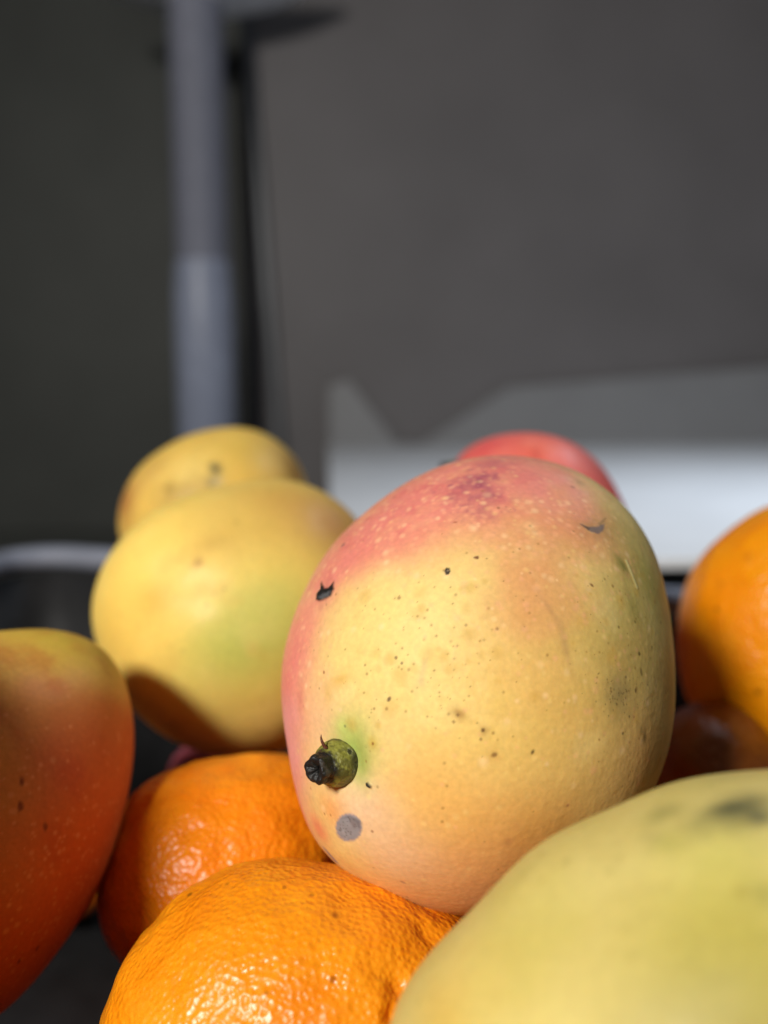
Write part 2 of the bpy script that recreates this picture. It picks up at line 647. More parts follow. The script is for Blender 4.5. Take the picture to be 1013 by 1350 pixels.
    for (x, y, r, o) in ((630, 632, 13, .75), (617, 640, 18, .5), (640, 652, 16, .45), (600, 656, 12, .35), (648, 612, 18, .35), (635, 675, 14, .3)):
        B(x, y, r, rgb(150, 66, 90), o, warp=1.2, wscale=520, seed=int(x + y))
    B(700, 1100, 90, rgb(222, 158, 62), .6, wscale=70)
    B(570, 1080, 55, rgb(234, 178, 78), .6, wscale=80)
    B(470, 985, 34, rgb(176, 190, 90), .7, wscale=150, stretch=(60, 1.4))
    B(600, 1150, 60, rgb(226, 158, 88), .5, wscale=80)
    fl2 = sstep(405, 378, X + 8 * fbm(P, 160, 72)) * sstep(900, 960, Y) * sstep(1080, 1020, Y)
    f.blend(fl2 * .7, rgb(238, 164, 158))
    # paler band beside the stem, green halo round it
    B(470, 1060, 52, rgb(232, 190, 150), .8, wscale=80)
    B(520, 1125, 50, rgb(232, 190, 150), .5, wscale=80)
    B(430, 960, 50, rgb(232, 180, 132), .6, wscale=80)
    B(500, 960, 40, rgb(230, 192, 120), .5)
    B(466, 985, 30, rgb(172, 186, 84), .95, wscale=150, stretch=(60, 1.35))
    B(478, 1010, 20, rgb(150, 165, 66), .7, wscale=150, stretch=(80, 1.5))
    B(455, 962, 15, rgb(196, 204, 100), .8)
    B(438, 1068, 28, rgb(232, 144, 58), .65, wscale=200)
    B(420, 1092, 22, rgb(224, 100, 74), .7, wscale=200)
    # pale lenticels in the blush
    def red(X, Y, P):
        w = np.exp(-((X - 540) ** 2 / 150 ** 2 + (Y - 660) ** 2 / 60 ** 2)) + np.exp(-((X - 405) ** 2 / 30 ** 2 + (Y - 820) ** 2 / 90 ** 2))
        w += .8 * np.exp(-((X - 700) ** 2 / 110 ** 2 + (Y - 720) ** 2 / 70 ** 2)) + .3 * np.exp(-((X - 760) ** 2 / 120 ** 2 + (Y - 880) ** 2 / 130 ** 2))
        return np.where(f.front, w + .03, 0.03)
    f.specks(red, 0.00034, rgb(242, 172, 124), .42, 900, 5, .35)
    f.specks(red, 0.00042, rgb(248, 206, 150), .48, 260, 6, .35)
    f.specks(lambda X, Y, P: np.where(f.front, 1.0, 1.0), 0.00030, rgb(240, 205, 120), .4, 900, 7, .35)
    # tiny dark pores in the yellow field
    def yel(X, Y, P):
        w = np.exp(-((X - 580) ** 2 / 110 ** 2 + (Y - 880) ** 2 / 75 ** 2)) + .12 * np.exp(-((X - 620) ** 2 / 150 ** 2 + (Y - 760) ** 2 / 100 ** 2))
        w += .5 * np.exp(-((X - 820) ** 2 / 50 ** 2 + (Y - 880) ** 2 / 130 ** 2))
        return np.where(f.front, w + .02, 0.02)
    f.specks(yel, 0.00015, rgb(140, 98, 30), .8, 330, 11, .3)
    f.specks(yel, 0.00021, rgb(116, 72, 18), .8, 45, 12, .3)
    f.specks(lambda X, Y, P: yel(X, Y, P) ** 2, 0.0007, rgb(196, 148, 42), .45, 60, 13, .4)
    # named marks
    for (x, y, r, c, o, st) in (
            (605, 940, 7, rgb(150, 96, 20), .8, (150, 1.5)), (603, 942, 2.6, rgb(84, 48, 12), .9, None),
            (598, 952, 2.4, rgb(110, 66, 14), .9, None), (638, 964, 6.5, rgb(150, 100, 22), .6, None),
            (637, 962, 2.8, rgb(80, 44, 14), .95, None), (634, 975, 2.2, rgb(96, 60, 14), .9, None),
            (652, 996, 3.4, rgb(66, 40, 16), 1, (20, 1.3)), (652, 996, 8, rgb(190, 138, 66), .5, None),
            (702, 991, 2.5, rgb(56, 44, 16), .9, (60, 1.7)), (513, 921, 2.6, rgb(76, 44, 16), .95, (60, 1.5)),
            (522, 868, 2.4, rgb(100, 66, 16), .9, None), (530, 874, 2.2, rgb(92, 58, 16), .9, None),
            (427, 886, 2.4, rgb(140, 70, 30), .9, None), (450, 896, 9, rgb(214, 160, 60), .8, (10, 1.6)),
            (432, 914, 7, rgb(212, 168, 84), .7, (110, 1.8)), (492, 981, 7, rgb(196, 156, 40), .75, None),
            (492, 981, 2.1, rgb(130, 80, 20), .95, None), (455, 957, 2.6, rgb(126, 130, 70), .8, None),
            (629, 735, 2.6, rgb(92, 36, 16), 1, None), (626, 735, 1.8, rgb(92, 36, 16), .9, None),
            (453, 718, 3.2, rgb(98, 76, 72), 1, (0, 1.5)), (458, 705, 1.9, rgb(92, 66, 60), .9, None),
            (755, 642, 3.0, rgb(140, 74, 34), .9, (160, 1.5)), (781, 772, 2.4, rgb(100, 48, 20), .9, (150, 1.7)),
            (657, 669, 2.0, rgb(110, 50, 30), .8, None), (600, 689, 1.8, rgb(150, 70, 40), .8, (0, 2)),
            (843, 862, 3.2, rgb(74, 60, 22), .9, None), (838, 820, 2.6, rgb(84, 80, 22), .8, None),
            (871, 820, 2.4, rgb(80, 60, 20), .8, None), (816, 826, 2.2, rgb(90, 70, 22), .8, None),
            (846, 885, 3.0, rgb(96, 76, 34), .7, (100, 2.2)), (838, 911, 2.4, rgb(84, 62, 26), .85, (100, 1.4)),
            (850, 972, 4.0, rgb(84, 60, 24), .85, (100, 1.9)), (846, 963, 5, rgb(120, 92, 50), .5, (120, 1.6)),
            (821, 967, 2.4, rgb(100, 76, 34), .8, None), (830, 944, 2.0, rgb(90, 70, 34), .8, None),
            (816, 908, 20, rgb(134, 118, 78), .55, None), (815, 925, 24, rgb(140, 122, 74), .5, None),
            (822, 745, 5, rgb(88, 88, 26), .7, (110, 2.2)), (818, 742, 10, rgb(116, 116, 40), .6, (110, 1.6)),
            (835, 800, 12, rgb(128, 122, 44), .5, (100, 2.0)), (765, 636, 9, rgb(150, 122, 60), .6, None),
            (745, 850, 5, rgb(170, 128, 82), .5, (95, 6)), (722, 800, 4, rgb(178, 130, 84), .45, (115, 6)),
            (560, 878, 4, rgb(196, 164, 104), .6, (75, 4)), (556, 900, 6, rgb(200, 168, 110), .5, None),
            (748, 1062, 3, rgb(150, 90, 50), .7, None), (670, 1110, 7, rgb(190, 128, 70), .5, None),
            (680, 1090, 7, rgb(186, 130, 70), .4, None), (584, 1066, 2.2, rgb(170, 120, 40), .7, None),
            (491, 1096, 2.2, rgb(150, 96, 50), .8, None), (410, 1040, 2.0, rgb(170, 90, 60), .7, None),
            (532, 1163, 3.2, rgb(160, 118, 86), .7, (150, 1.5)), (400, 930, 2, rgb(180, 100, 80), .7, None),
            (428, 1073, 2.4, rgb(160, 90, 26), .8, None), (436, 1075, 2.4, rgb(176, 100, 30), .8, None),
            (396, 921, 9, rgb(204, 100, 90), .5, (110, 2.4))):
        B(x, y, r * (.85 if r < 3.3 else 1), c, o * .85, soft=(.45 if r < 4 else 1), warp=.35, wscale=900, seed=int(x * 3 + y), stretch=st)
    f.specks(lambda X, Y, P: np.where(f.front, np.exp(-((X - 816) ** 2 + (Y - 915) ** 2) / 20 ** 2), 0), 0.00013,
             rgb(80, 66, 34), .8, 60, 21, .3)
    # black torn scab with two horns
    f.blob(428, 781, 15, rgb(176, 92, 84), .5, warp=.6, wscale=500)
    f.poly([(417, 791), (418, 783), (423, 777), (424, 767), (429, 776), (434, 775), (441, 766), (441, 777), (437, 786),
            (430, 790), (423, 793)], rgb(30, 28, 28), 1, 1.3, 1.2, lift=0.00025, seed=2)
    f.poly([(420, 788), (428, 783), (437, 780), (435, 786), (426, 791)], rgb(92, 92, 94), .8, 1.6, 1.6, seed=3)
    # ring scab
    f.poly([(586, 753), (588, 748.5), (593, 749), (594.5, 753), (592, 757.5), (588, 758)], rgb(44, 34, 26), 1, 1.2, .5, seed=4)
    f.blob(590.5, 753, 1.6, rgb(150, 130, 100), .8, soft=.5)
    # grey crescent scar on the right shoulder
    f.blob(784, 697, 16, rgb(150, 118, 60), .5, warp=.8, wscale=500, stretch=(0, 1.6))
    f.poly([(766, 691), (776, 695), (788, 694), (797, 690), (796, 699), (789, 704), (779, 701)], rgb(118, 100, 92), .95, 1.6, 1.0, seed=6)
    f.poly([(764, 690), (778, 696), (776, 699)], rgb(84, 62, 40), .8, 1.2, .8, seed=7)
    f.poly([(789, 690), (799, 682), (800, 684), (792, 693)], rgb(120, 92, 44), .6, 1.4, .8, seed=7)
    # pale scratch
    f.poly([(824, 738), (827, 738), (842, 776), (840, 777)], rgb(206, 190, 120), .9, 1.0, .5, lift=0.0001, seed=8)
    # round grey patch below the stem
    ci = [(460 + 16 * math.cos(a), 1091 + 17 * math.sin(a)) for a in np.linspace(0, 6.1, 24)]
    f.poly([(460 + (x - 460) * 1.1, 1091 + (y - 1091) * 1.1) for x, y in ci], rgb(140, 118, 142), .6, 2.5, 1.5, seed=11)
    f.poly(ci, rgb(142, 138, 140), 1, 1.9, 4.0, seed=12)
    f.blob(466, 1084, 7, rgb(112, 96, 92), .6, warp=.8, wscale=900)
    f.blob(454, 1098, 5, rgb(160, 158, 160), .6, warp=.8, wscale=900)
    f.poly([(450, 1079), (462, 1075), (474, 1082), (476, 1096), (470, 1084), (460, 1078)], rgb(100, 92, 96), .6, 2, 1, seed=13)
    f.specks(lambda X, Y, P: np.where(f.front & ((X - 460) ** 2 + (Y - 1091) ** 2 < 14 ** 2), 1, 0), 0.00014,
             rgb(84, 76, 72), .8, 26, 22, .3)
    f.blob(438, 1130, 8, rgb(134, 120, 128), .9, soft=.4, warp=.6, wscale=500, stretch=(140, 1.6))
    # dark crumb
    f.poly([(483, 1032), (486, 1031), (490, 1035), (491, 1039), (488, 1039), (484, 1036)], rgb(48, 44, 34), 1, .9, .6, lift=0.0004, seed=9)
    f.tone(.07, 1.02)
    o = f.build('mango', M_MANGO, 'big pink and yellow mango with a stubby black tipped stem, in the middle',
                'mango', 'mangoes in the fruit pile')
    p, n, z = f.at(449, 1004)
    base = p - n * 0.0012 - f.C
    ax = 0.55 * n + 0.45 * (R_CAM[:, 2] * 0.55 - R_CAM[:, 0] * 0.80 - R_CAM[:, 1] * 0.12)
    make_stem(o, base, ax, 0.0041, 0.0080, seed=4)
    return f


MAIN = main_mango()


# ------------------------------------------------------------------ other mangoes
def yellow_front():
    f = Fruit([(122, 800), (128, 768), (150, 722), (190, 684), (240, 656), (290, 640), (345, 630), (395, 633),
               (440, 655), (475, 690), (500, 740), (508, 800), (490, 870), (450, 935), (400, 975), (350, 991), (290, 993),
               (240, 984), (206, 966), (174, 935), (146, 895), (128, 848)], 0.285, 0.044, n=110, bias=.3, power=.95)
    f.prep(); f.lumps(.0012, 28, 51, 2); f.prep()
    f.dent(262, 790, 22, .0006)
    f.prep()
    P = f.P
    f.col = np.outer(np.ones(len(P)), rgb(242, 204, 88))
    B = f.blob
    B(370, 660, 75, rgb(204, 156, 62), .9, wscale=60)
    B(300, 690, 60, rgb(214, 176, 76), .7, wscale=60)
    B(440, 690, 50, rgb(180, 122, 44), .8, wscale=60)
    B(150, 830, 60, rgb(232, 188, 66), .7, wscale=60)
    B(320, 850, 62, rgb(176, 188, 76), .95, wscale=60, stretch=(35, 1.6))
    B(350, 800, 50, rgb(204, 200, 96), .6)
    B(280, 930, 60, rgb(206, 182, 84), .6)
    B(262, 742, 7, rgb(176, 130, 50), .8)
    B(205, 790, 26, rgb(216, 172, 56), .7)
    B(210, 740, 20, rgb(240, 214, 110), .5)
    B(280, 715, 14, rgb(196, 154, 58), .5, stretch=(20, 2))
    f.blend(sstep(.1, .6, fbm(P, 120, 61)) * .3, rgb(208, 170, 66))
    f.blend(sstep(.1, .6, -fbm(P, 60, 62)) * .25, rgb(238, 214, 120))
    f.specks(lambda X, Y, P: np.where(f.front, 1., .0), .0003, rgb(140, 100, 30), .6, 60, 3)
    f.tone(.08, 1.03)
    f.build('mango', M_MANGO_SOFT, 'plump yellow mango with a green patch, left of the sharp mango', 'mango', 'mangoes in the fruit pile')
    return f


def yellow_back():
    f = Fruit([(155, 705), (158, 662), (178, 622), (218, 590), (268, 569), (318, 564), (360, 577), (388, 605),
               (404, 640), (408, 690), (380, 740), (320, 775), (240, 780), (185, 755)], 0.345, 0.042, n=80)
    f.prep(); f.lumps(.001, 28, 52, 2); f.prep()
    P = f.P
    f.col = np.outer(np.ones(len(P)), rgb(236, 192, 76))
    B = f.blob
    B(165, 660, 32, rgb(176, 100, 44), .85)
    B(200, 620, 30, rgb(208, 160, 72), .6)
    B(390, 620, 34, rgb(176, 124, 38), .8)
    B(250, 625, 40, rgb(230, 202, 110), .6)
    B(284, 618, 7, rgb(70, 76, 62), .95, warp=.8, wscale=400, stretch=(100, 1.5))
    B(286, 634, 8, rgb(176, 168, 136), .8, warp=.8, wscale=400)
    B(276, 640, 5, rgb(90, 90, 60), .7)
    B(222, 645, 9, rgb(160, 124, 44), .7)
    B(240, 655, 22, rgb(164, 130, 40), .6, warp=.9, wscale=300, stretch=(20, 2.2))
    B(330, 600, 40, rgb(206, 168, 52), .5)
    f.blend(sstep(.1, .6, fbm(P, 120, 63)) * .3, rgb(200, 160, 60))
    f.tone(.08, .98)
    f.build('mango', M_MANGO_SOFT, 'yellow mango with a dark blemish, farthest back at the left', 'mango', 'mangoes in the fruit pile')
    return f


def pink_back():
    f = Fruit([(592, 640), (598, 612), (618, 592), (645, 578), (690, 571), (740, 577), (780, 600), (808, 634),
               (828, 675), (838, 730), (815, 790), (750, 825), (670, 820), (615, 770), (594, 700)], 0.305, 0.036, n=80)
    f.prep(); f.lumps(.0008, 28, 53, 2); f.prep()
    P = f.P
    f.col = np.outer(np.ones(len(P)), rgb(222, 104, 94))
    B = f.blob
    B(720, 590, 40, rgb(232, 112, 88), .8)
    B(790, 620, 30, rgb(200, 96, 92), .6)
    B(700, 582, 10, rgb(238, 140, 120), .6)
    B(640, 590, 25, rgb(214, 82, 86), .7)
    B(825, 690, 30, rgb(160, 60, 50), .6)
    B(708, 600, 5, rgb(180, 60, 50), .5, stretch=(90, 3))
    f.blend(sstep(.1, .6, fbm(P, 130, 64)) * .35, rgb(226, 124, 104))
    o = f.build('mango', M_MANGO_SOFT, 'rosy pink mango peeping out behind the top of the sharp mango', 'mango', 'mangoes in the fruit pile')
    p, n, z = f.at(601, 618)
    ax = -R_CAM[:, 0] * .9 + R_CAM[:, 1] * .15 + R_CAM[:, 2] * .2
    st = make_stem(o, p - f.C + R_CAM[:, 0] * .001, ax, .0022, .0062, seed=9, spike=False, n_a=24, n_l=24)
    return f


def red_left():
    f = Fruit([(0, 834), (55, 828), (105, 836), (145, 862), (169, 905), (177, 960), (173, 1030), (160, 1090), (135, 1160),
               (95, 1228), (50, 1290), (0, 1338), (-60, 1375), (-130, 1380), (-200, 1330), (-245, 1240), (-255, 1130),
               (-235, 1010), (-180, 910), (-90, 850)], 0.205, 0.040, n=150, bias=.35)
    f.prep(); f.lumps(.0008, 28, 54, 2); f.prep()
    P = f.P
    f.col = np.outer(np.ones(len(P)), rgb(198, 104, 46))
    B = f.blob
    B(60, 930, 90, rgb(180, 92, 40), .7)
    cr = sstep(60, -30, f.Y - 868 - .12 * f.X + 34 * fbm(P, 90, 91))
    f.blend(cr * .85, rgb(216, 172, 80))
    B(20, 880, 60, rgb(222, 172, 88), .9, wscale=80)
    B(90, 845, 62, rgb(206, 176, 66), .95, wscale=80, stretch=(170, 1.6))
    B(145, 870, 30, rgb(184, 150, 48), .8)
    B(45, 905, 26, rgb(220, 140, 110), .5)
    B(60, 1000, 50, rgb(196, 86, 44), .6)
    B(100, 1120, 80, rgb(206, 86, 24), .6)
    B(30, 1250, 90, rgb(200, 88, 28), .6)
    B(-80, 1000, 120, rgb(214, 150, 60), .8)
    f.blend(sstep(.1, .6, fbm(P, 90, 65)) * .35, rgb(180, 66, 30))
    f.specks(lambda X, Y, P: np.where(f.front & (X > -20), .2 + sstep(900, 1150, Y), 0), .00026, rgb(232, 160, 96), .6, 520, 4)
    for (x, y, r) in ((28, 1030, 3), (26, 1062, 3.6), (60, 1090, 3.4), (50, 1250, 2.4), (25, 1268, 2.4)):
        B(x, y, r, rgb(110, 44, 18), .8, soft=.5, warp=.5, wscale=900, stretch=(80, 1.6))
    f.build('mango', M_MANGO, 'shaded red orange mango with a yellow crown, cut off by the left edge', 'mango', 'mangoes in the fruit pile')
    return f


def yellow_near():
    f = Fruit([(512, 1350), (544, 1290), (588, 1226), (643, 1168), (716, 1112), (800, 1072), (880, 1037), (960, 1020),
               (1040, 1014), (1150, 1030), (1260, 1085), (1350, 1190), (1390, 1320), (1370, 1460), (1280, 1590),
               (1140, 1680), (980, 1710), (800, 1690), (650, 1620), (545, 1520), (508, 1430)], 0.124, 0.043, n=130, bias=.2)
    f.prep(); f.lumps(.0006, 28, 55, 2); f.prep()
    P = f.P
    f.col = np.outer(np.ones(len(P)), rgb(208, 188, 112))
    B = f.blob
    B(620, 1290, 90, rgb(216, 186, 100), .7)
    B(980, 1250, 120, rgb(196, 184, 82), .7)
    B(700, 1180, 60, rgb(222, 202, 118), .6)
    B(950, 1130, 70, rgb(206, 198, 104), .5)
    B(966, 1064, 29, rgb(84, 84, 56), .95, warp=.8, wscale=150, stretch=(165, 1.9))
    B(1003, 1078, 24, rgb(76, 78, 56), .85, warp=.8, wscale=150, seed=9)
    B(875, 1072, 32, rgb(150, 140, 76), .75, warp=.8, wscale=150)
    B(880, 1110, 24, rgb(176, 166, 84), .6, warp=.8)
    B(1010, 1180, 20, rgb(146, 140, 74), .6, warp=.8)
    B(690, 1150, 16, rgb(180, 166, 96), .4)
    B(590, 1330, 60, rgb(214, 176, 84), .6)
    B(960, 1350, 150, rgb(156, 142, 66), .75, wscale=40)  # these olive patches put the lower right shade into the skin colour
    B(1010, 1230, 70, rgb(170, 156, 74), .5, wscale=60)
    f.blend(sstep(0, .6, fbm(P, 50, 81)) * .35, rgb(190, 176, 84))
    f.blend(sstep(0, .6, fbm(P, 90, 82)) * .3, rgb(224, 206, 128))
    f.specks(lambda X, Y, P: np.where(f.front, 1., .0), .0004, rgb(150, 130, 56), .5, 160, 5)
    f.build('mango', M_MANGO_SOFT, 'blurred pale yellow green mango with dark smudges, nearest in the lower right corner', 'mango', 'mangoes in the fruit pile')
    return f


def pink_under():
    f = Fruit([(222, 1015), (235, 990), (262, 978), (300, 985), (330, 1010), (350, 1060), (330, 1110), (280, 1125), (235, 1090), (220, 1050)],
              0.318, 0.032, n=40)
    f.prep()
    f.col = np.outer(np.ones(len(f.P)), rgb(196, 96, 112))
    f.blend(sstep(-.1, .5, fbm(f.P, 60, 66)) * .5, rgb(226, 140, 140))
    f.build('mango', M_MANGO_SOFT, 'pink mango glimpsed in the dark gap beneath the plump yellow mango', 'mango', 'mangoes in the fruit pile')
    return f


def shade_mango():
    # unseen mango added outside the left edge to shade the red orange one
    f = Fruit([(-385, 770), (-300, 900), (-300, 1100), (-530, 1340), (-800, 1470), (-1130, 1440), (-1360, 1240),
               (-1400, 990), (-1220, 760), (-950, 640), (-700, 595), (-520, 640)], 0.112, 0.038, n=50)
    f.prep()
    f.col = np.outer(np.ones(len(f.P)), rgb(216, 170, 74))
    f.blend(sstep(-.1, .5, fbm(f.P, 40, 67)) * .8, rgb(206, 96, 60))
    f.build('mango', M_MANGO, 'unseen mango added to shade the red orange one, just beyond the left edge', 'mango', 'mangoes in the fruit pile')
    return f


YF, YB, PB, RL, YN, PU, MO = yellow_front(), yellow_back(), pink_back(), red_left(), yellow_near(), pink_under(), shade_mango()


# ------------------------------------------------------------------ oranges
def orange(trace, z0, D, n, seed, label, dents=(), marks=(), base=(238, 142, 14), lump=.0012, bias=.3):
    f = Fruit(trace, z0, D, n=n, bias=bias)
    f.prep()
    f.lumps(lump, 60, seed, 3)
    f.lumps(lump * .35, 170, seed + 3, 2)
    f.prep()
    for d in dents:
        f.dent(*d)
    f.prep()
    P = f.P
    f.col = np.outer(np.ones(len(P)), rgb(*base))
    f.blend(sstep(.0, .6, fbm(P, 70, seed + 5)) * .5, rgb(base[0] - 8, base[1] - 24, 6))
    f.blend(sstep(.1, .6, fbm(P, 60, seed + 6)) * .4, rgb(min(255, base[0] + 8), base[1] + 18, 30))
    cell = fbm(P, 500, seed + 7, 2)
    f.blend(sstep(.2, .6, cell) * .18, rgb(base[0] - 20, base[1] - 36, 4))
    for (x, y, r, c, o) in marks:
        f.blob(x, y, r, rgb(*c), o, soft=(.5 if r < 5 else 1), warp=.6, wscale=600, seed=int(x))
    return f.build('orange', M_ORANGE, label, 'orange', 'oranges in the fruit pile'), f


orange([(130, 1350), (150, 1292), (182, 1240), (228, 1188), (282, 1150), (338, 1131), (400, 1128), (450, 1140),
        (520, 1165), (582, 1192), (640, 1222), (675, 1300), (650, 1390), (610, 1490), (520, 1570), (400, 1600), (270, 1580),
        (180, 1510), (135, 1430)], 0.172, 0.033, 150, 101,
       'knobbly bright orange at the bottom, in front of the sharp mango',
       dents=((382, 1180, 22, .0008), (455, 1178, 20, .0006), (524, 1300, 16, .0014), (520, 1340, 16, .0014), (240, 1215, 26, .0006),
              (330, 1240, 20, .0005), (440, 1290, 22, .0007), (560, 1230, 16, .0007), (380, 1135, 20, .0006)),
       marks=((442, 1207, 5, (150, 74, 6), .8), (438, 1291, 4, (160, 84, 8), .8), (375, 1170, 3, (150, 80, 10), .7),
              (250, 1180, 4, (110, 70, 10), .7), (300, 1165, 3, (130, 80, 14), .6), (520, 1310, 12, (206, 104, 6), .6),
              (480, 1150, 16, (214, 116, 10), .6), (412, 1180, 3, (150, 84, 10), .6), (350, 1310, 3, (160, 88, 10), .6)),
       base=(240, 146, 14))
orange([(130, 1190), (143, 1120), (170, 1062), (206, 1022), (252, 1004), (310, 997), (370, 995), (410, 1010), (440, 1060), (455, 1140),
        (440, 1220), (390, 1280), (300, 1310), (210, 1300), (150, 1255)], 0.222, 0.031, 120, 131,
       'half shaded orange behind the knobbly one, left of the sharp mango',
       dents=((395, 1090, 22, .0008), (300, 1060, 24, .0006), (250, 1100, 20, .0005)),
       marks=((330, 1025, 10, (226, 124, 8), .5), (396, 1080, 12, (214, 112, 6), .5)), base=(240, 138, 12))
orange([(893, 840), (896, 800), (908, 762), (932, 725), (962, 698), (1000, 673), (1050, 655), (1110, 658), (1170, 690), (1215, 750),
        (1232, 830), (1215, 915), (1160, 985), (1080, 1022), (1000, 1015), (935, 970), (902, 905)], 0.285, 0.038, 110, 161,
       'orange cut off by the right edge, partly in the sharp mango\'s shadow',
       dents=((960, 760, 20, .0006), (1000, 740, 18, .0006)),
       marks=((985, 735, 9, (200, 116, 8), .6), (950, 770, 8, (210, 124, 8), .5), (1000, 912, 4, (120, 60, 8), .8),
              (945, 802, 2.4, (130, 70, 8), .7)), base=(238, 150, 6), lump=.0008)
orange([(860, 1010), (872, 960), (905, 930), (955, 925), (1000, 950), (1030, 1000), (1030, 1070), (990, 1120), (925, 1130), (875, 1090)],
       0.262, 0.026, 50, 191, 'deeply shaded orange in the gap between the sharp mango and the right hand orange', base=(138, 78, 26))  # shade of the gap is put into this darker base colour

orange([(-60, 1500), (-110, 1340), (-240, 1230), (-400, 1210), (-560, 1290), (-640, 1450), (-620, 1640), (-500, 1770),
        (-330, 1790), (-160, 1720), (-80, 1620)], 0.135, 0.033, 40, 221, 'unseen orange added to shade the gap below the red mango, just beyond the lower left corner')  # added out of view to keep the lower left gap dark

# bottom layer that carries the pile, seen only as dark shapes in the gaps
lowV, lowF = cube_sphere(22)
lowP = lowV * 0.033 * np.array([1, 1, .9])
lowP = lowP + lowV * (0.001 * fbm(lowP, 60, 7))[:, None]
lowM = mk_mesh('orange', lowP, lowF)
set_col(lowM, np.outer(np.ones(len(lowP)), rgb(230, 128, 14)))
lowM.materials.append(M_ORANGE)
rng = np.random.default_rng(3)
k = 0
for gy in range(5):
    for gx in range(5):
        x = -0.135 + gx * 0.069 + (0.02 if gy % 2 else -0.01)
        y = 0.075 + gy * 0.068 - 0.03 * (x / 0.2)
        if x < -.15 or x > .15 or (x < -.04 and .10 < y < .31):
            continue
        o = link('orange', lowM, None, loc=(x, y, 0.043 + rng.uniform(-.003, .004)),
                 label='orange in the dark bottom layer of the crate, underneath the pile', cat='orange',
                 group='oranges in the bottom layer')
        o.rotation_euler = tuple(rng.uniform(0, 6, 3))
        k += 1


# ------------------------------------------------------------------ setting and background
M_CRATE = plain_mat('crate_plastic', (0.014, 0.014, 0.015), .6, spec=.25, grain=.25, gscale=80, bump=.0003, bscale=500)
M_RIM = plain_mat('rim_plastic', (0.22, 0.235, 0.29), .6, spec=.5, grain=.15, gscale=60, bump=.0002, bscale=500)  # light caught by the rim is put into this paler colour
M_BENCH = plain_mat('white_laminate', (0.80, 0.81, 0.83), .4, spec=.5, grain=.05, gscale=14)
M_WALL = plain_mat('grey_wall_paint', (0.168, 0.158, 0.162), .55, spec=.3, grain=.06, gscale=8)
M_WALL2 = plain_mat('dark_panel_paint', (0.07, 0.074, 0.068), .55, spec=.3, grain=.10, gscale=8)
M_TRIM = plain_mat('trim_plastic', (0.09, 0.10, 0.115), .4, grain=.08)
M_STRIP = plain_mat('light_patch_grey', (0.25, 0.25, 0.258), .45, grain=.06, gscale=10)
M_TUBE = plain_mat('powder_coat', (0.205, 0.215, 0.275), .62, grain=.08)
M_DISH = plain_mat('dish_enamel', (0.66, 0.66, 0.70), .45)
M_SLEEVE = plain_mat('pale_sleeve', (0.31, 0.345, 0.46), .4, grain=.08)
M_FLOOR = plain_mat('floor_stone', (0.13, 0.135, 0.125), .5, grain=.1, gscale=30)

YAW = math.radians(3.7)
BG = Matrix.Rotation(YAW, 4, 'Z')


def box_mesh(name, x0, x1, y0, y1, z0, z1, bevel=0.0):
    import bmesh
    bm = bmesh.new()
    v = [bm.verts.new((x, y, z)) for x in (x0, x1) for y in (y0, y1) for z in (z0, z1)]
    for f in ((0, 1, 3, 2), (4, 6, 7, 5), (0, 4, 5, 1), (2, 3, 7, 6), (0, 2, 6, 4), (1, 5, 7, 3)):
        bm.faces.new([v[i] for i in f])
    bmesh.ops.recalc_face_normals(bm, faces=bm.faces)
    if bevel:
        bmesh.ops.bevel(bm, geom=list(bm.edges), offset=bevel, segments=3, affect='EDGES', profile=.6)
    m = bpy.data.meshes.new(name)
    bm.to_mesh(m)
    bm.free()
    return m


def bgo(o):
    o.matrix_basis = BG @ o.matrix_basis
    return o


bgo(link('floor', box_mesh('floor', -1.6, 2.0, -1.2, 1.9, -.03, 0), M_FLOOR, kind='structure'))
bgo(link('wall', box_mesh('wall', -0.115, 1.9, 1.33, 1.40, 0.0005, 1.6), M_WALL, label='grey back wall panel behind the white counter',
         cat='wall'))
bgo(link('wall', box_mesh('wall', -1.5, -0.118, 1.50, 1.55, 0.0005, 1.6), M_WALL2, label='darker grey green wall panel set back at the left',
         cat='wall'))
# slanting trim at the panel edge
tr = box_mesh('wall_trim', -0.006, 0.006, -0.006, 0.006, 0, 1.3, .002)
t = link('wall_trim', tr, M_TRIM, label='thin pale upright trim at the left end of the grey wall', cat='trim')
t.location = (-0.060, 1.318, 0.0005)
t.rotation_euler = (0, math.radians(-3.5), 0)
bgo(t)
# counter with its own top and body
cnt = link('counter', None, None, label='white counter top behind the crate, running back to the grey wall', cat='counter')
top = link('worktop', box_mesh('worktop', 0.002, 1.8, 0.462, 1.322, 0.1475, .154, .0012), M_BENCH, parent=cnt)
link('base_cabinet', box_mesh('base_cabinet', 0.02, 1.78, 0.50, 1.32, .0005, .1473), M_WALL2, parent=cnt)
bgo(cnt)
# strip added for a band of light, whose top rises to the right
V = np.array([(0.14, 1.312, .1545), (1.3, 1.312, .1545), (1.3, 1.328, .1545), (0.14, 1.328, .1545),
              (0.27, 1.312, .238), (1.3, 1.312, .318), (1.3, 1.328, .318), (0.27, 1.328, .238)])
m = mk_mesh('light_band', V, np.array([(0, 3, 2, 1), (4, 5, 6, 7), (0, 1, 5, 4), (1, 2, 6, 5), (2, 3, 7, 6), (3, 0, 4, 7)]), False)
bgo(link('light_band', m, M_STRIP, label='low pale grey strip standing in for a band of light where counter meets wall', cat='light_patch'))


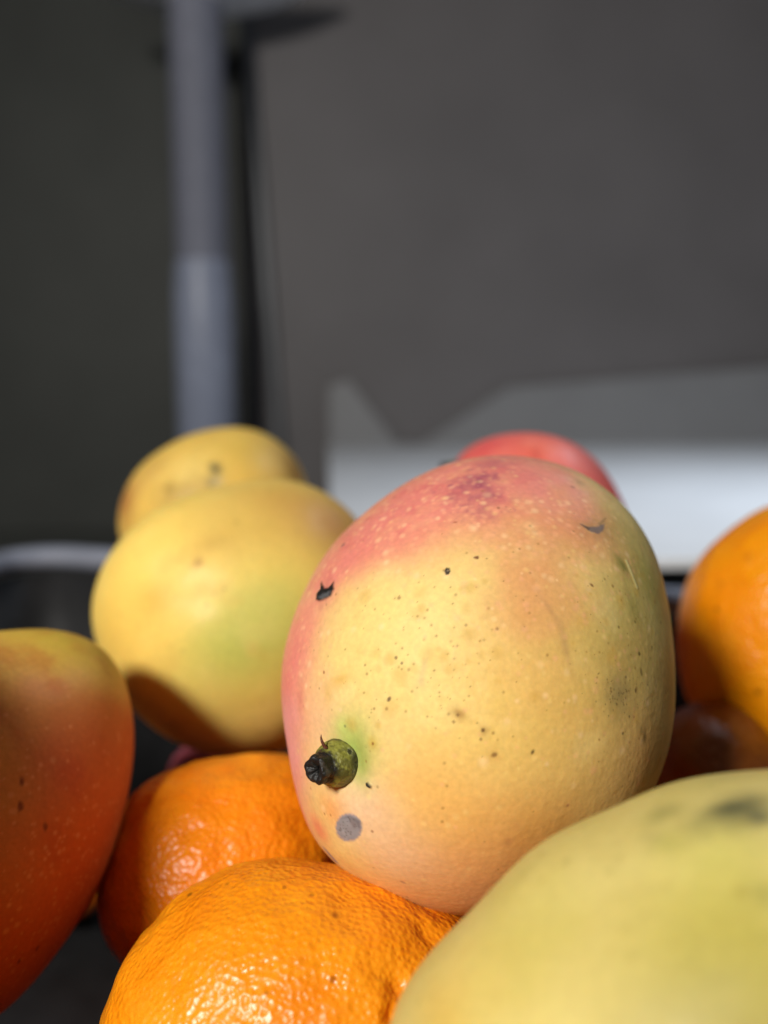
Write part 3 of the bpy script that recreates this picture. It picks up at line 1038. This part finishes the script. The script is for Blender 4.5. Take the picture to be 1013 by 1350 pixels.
V = np.array([(0.004, 1.305, .1545), (.105, 1.305, .1545), (.105, 1.32, .1545), (0.004, 1.32, .1545),
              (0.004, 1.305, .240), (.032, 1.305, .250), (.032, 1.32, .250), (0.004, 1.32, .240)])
m = mk_mesh('reflection_patch', V, np.array([(0, 3, 2, 1), (4, 5, 6, 7), (0, 1, 5, 4), (1, 2, 6, 5), (2, 3, 7, 6), (3, 0, 4, 7)]), False)  # added board in the shape of a pale reflection on the wall
bgo(link('reflection_patch', m, M_STRIP, label='small slanted grey board standing in for a wall reflection at the left end of the white counter', cat='reflection_patch'))

# pedestal stand
def lathe(name, prof, n=64):
    V, F = [], []
    for r, z in prof:
        for k in range(n):
            a = 2 * math.pi * k / n
            V.append((r * math.cos(a), r * math.sin(a), z))
    for i in range(len(prof) - 1):
        for k in range(n):
            a, b = i * n + k, i * n + (k + 1) % n
            F.append((a, b, b + n, a + n))
    return mk_mesh(name, np.array(V), np.array(F))


d = ray(272, 500)
d = d / math.hypot(d[0], d[1])
SX, SY = d[0] * 1.20, d[1] * 1.20
st = link('pedestal_stand', None, None, loc=(SX, SY, 0), label='blue grey pedestal with a round dish on top, at the left in the background',
          cat='stand')
link('base', lathe('base', [(.0001, .0006), (.12, .0006), (.125, .006), (.12, .014), (.04, .022), (.0326, .03)]), M_TUBE, parent=st)
link('pole', lathe('pole', [(.034, .03), (.034, .713)]), M_TUBE, parent=st)
link('sleeve', lathe('sleeve', [(.0342, .03), (.0385, .032), (.0385, .335), (.0380, .355), (.0362, .385), (.0342, .400)]), M_SLEEVE, parent=st)
dish = [(.0325, .710)] + [(r, .710 + r * r / .52) for r in np.linspace(.034, .140, 14)]
dish += [(.144, .748), (.147, .754), (.141, .758), (.10, .740), (.0001, .725)]
link('dish', lathe('dish', dish), M_DISH, parent=st)


# crate: rounded rectangle shell, rolled rim, ribs
def rrect(hx, hy, r, n=14):
    pts = []
    for cx, cy, a0 in ((hx - r, hy - r, 0), (-hx + r, hy - r, 90), (-hx + r, -hy + r, 180), (hx - r, -hy + r, 270)):
        for i in range(n + 1):
            a = math.radians(a0 + 90 * i / n)
            pts.append((cx + r * math.cos(a), cy + r * math.sin(a)))
    return np.array(pts)


def loft(name, rings, close=False):
    n = len(rings[0][0])
    V = np.concatenate([np.column_stack([p, np.full(n, z)]) for p, z in rings])
    F = []
    m_ = len(rings)
    for i in range(m_ if close else m_ - 1):
        for k_ in range(n):
            a, b = i * n + k_, i * n + (k_ + 1) % n
            c, e = ((i + 1) % m_) * n + (k_ + 1) % n, ((i + 1) % m_) * n + k_
            F.append((a, b, c, e))
    return mk_mesh(name, V, np.array(F))


HX, HY, CR = .298, .207, .03
crate = link('crate', None, None, loc=(0.012, 0.226, 0.0005), label='dark plastic crate with a rounded rim holding all the fruit', cat='crate')
crate.rotation_euler = (0, 0, math.radians(-18))
RIM = .1512
link('side_wall', loft('side_wall', [(rrect(HX - .012, HY - .012, CR - .012), .008), (rrect(HX, HY, CR), RIM - .012),
                                     (rrect(HX - .004, HY - .004, CR - .004), RIM - .012),
                                     (rrect(HX - .016, HY - .016, CR - .016), .008)], True), M_CRATE, parent=crate)
rim = []
for i in range(12):
    a = 2 * math.pi * i / 12
    q = .0078 * math.cos(a)
    rim.append((rrect(HX + q, HY + q, CR + q), RIM - .004 + .0066 * math.sin(a)))
link('rim', loft('rim', rim, True), M_RIM, parent=crate)
bt = rrect(HX - .014, HY - .014, CR - .014)
link('base', loft('base', [(bt * .001, 0), (bt, 0), (bt, .0075), (bt * .001, .0075)]), M_CRATE, parent=crate)
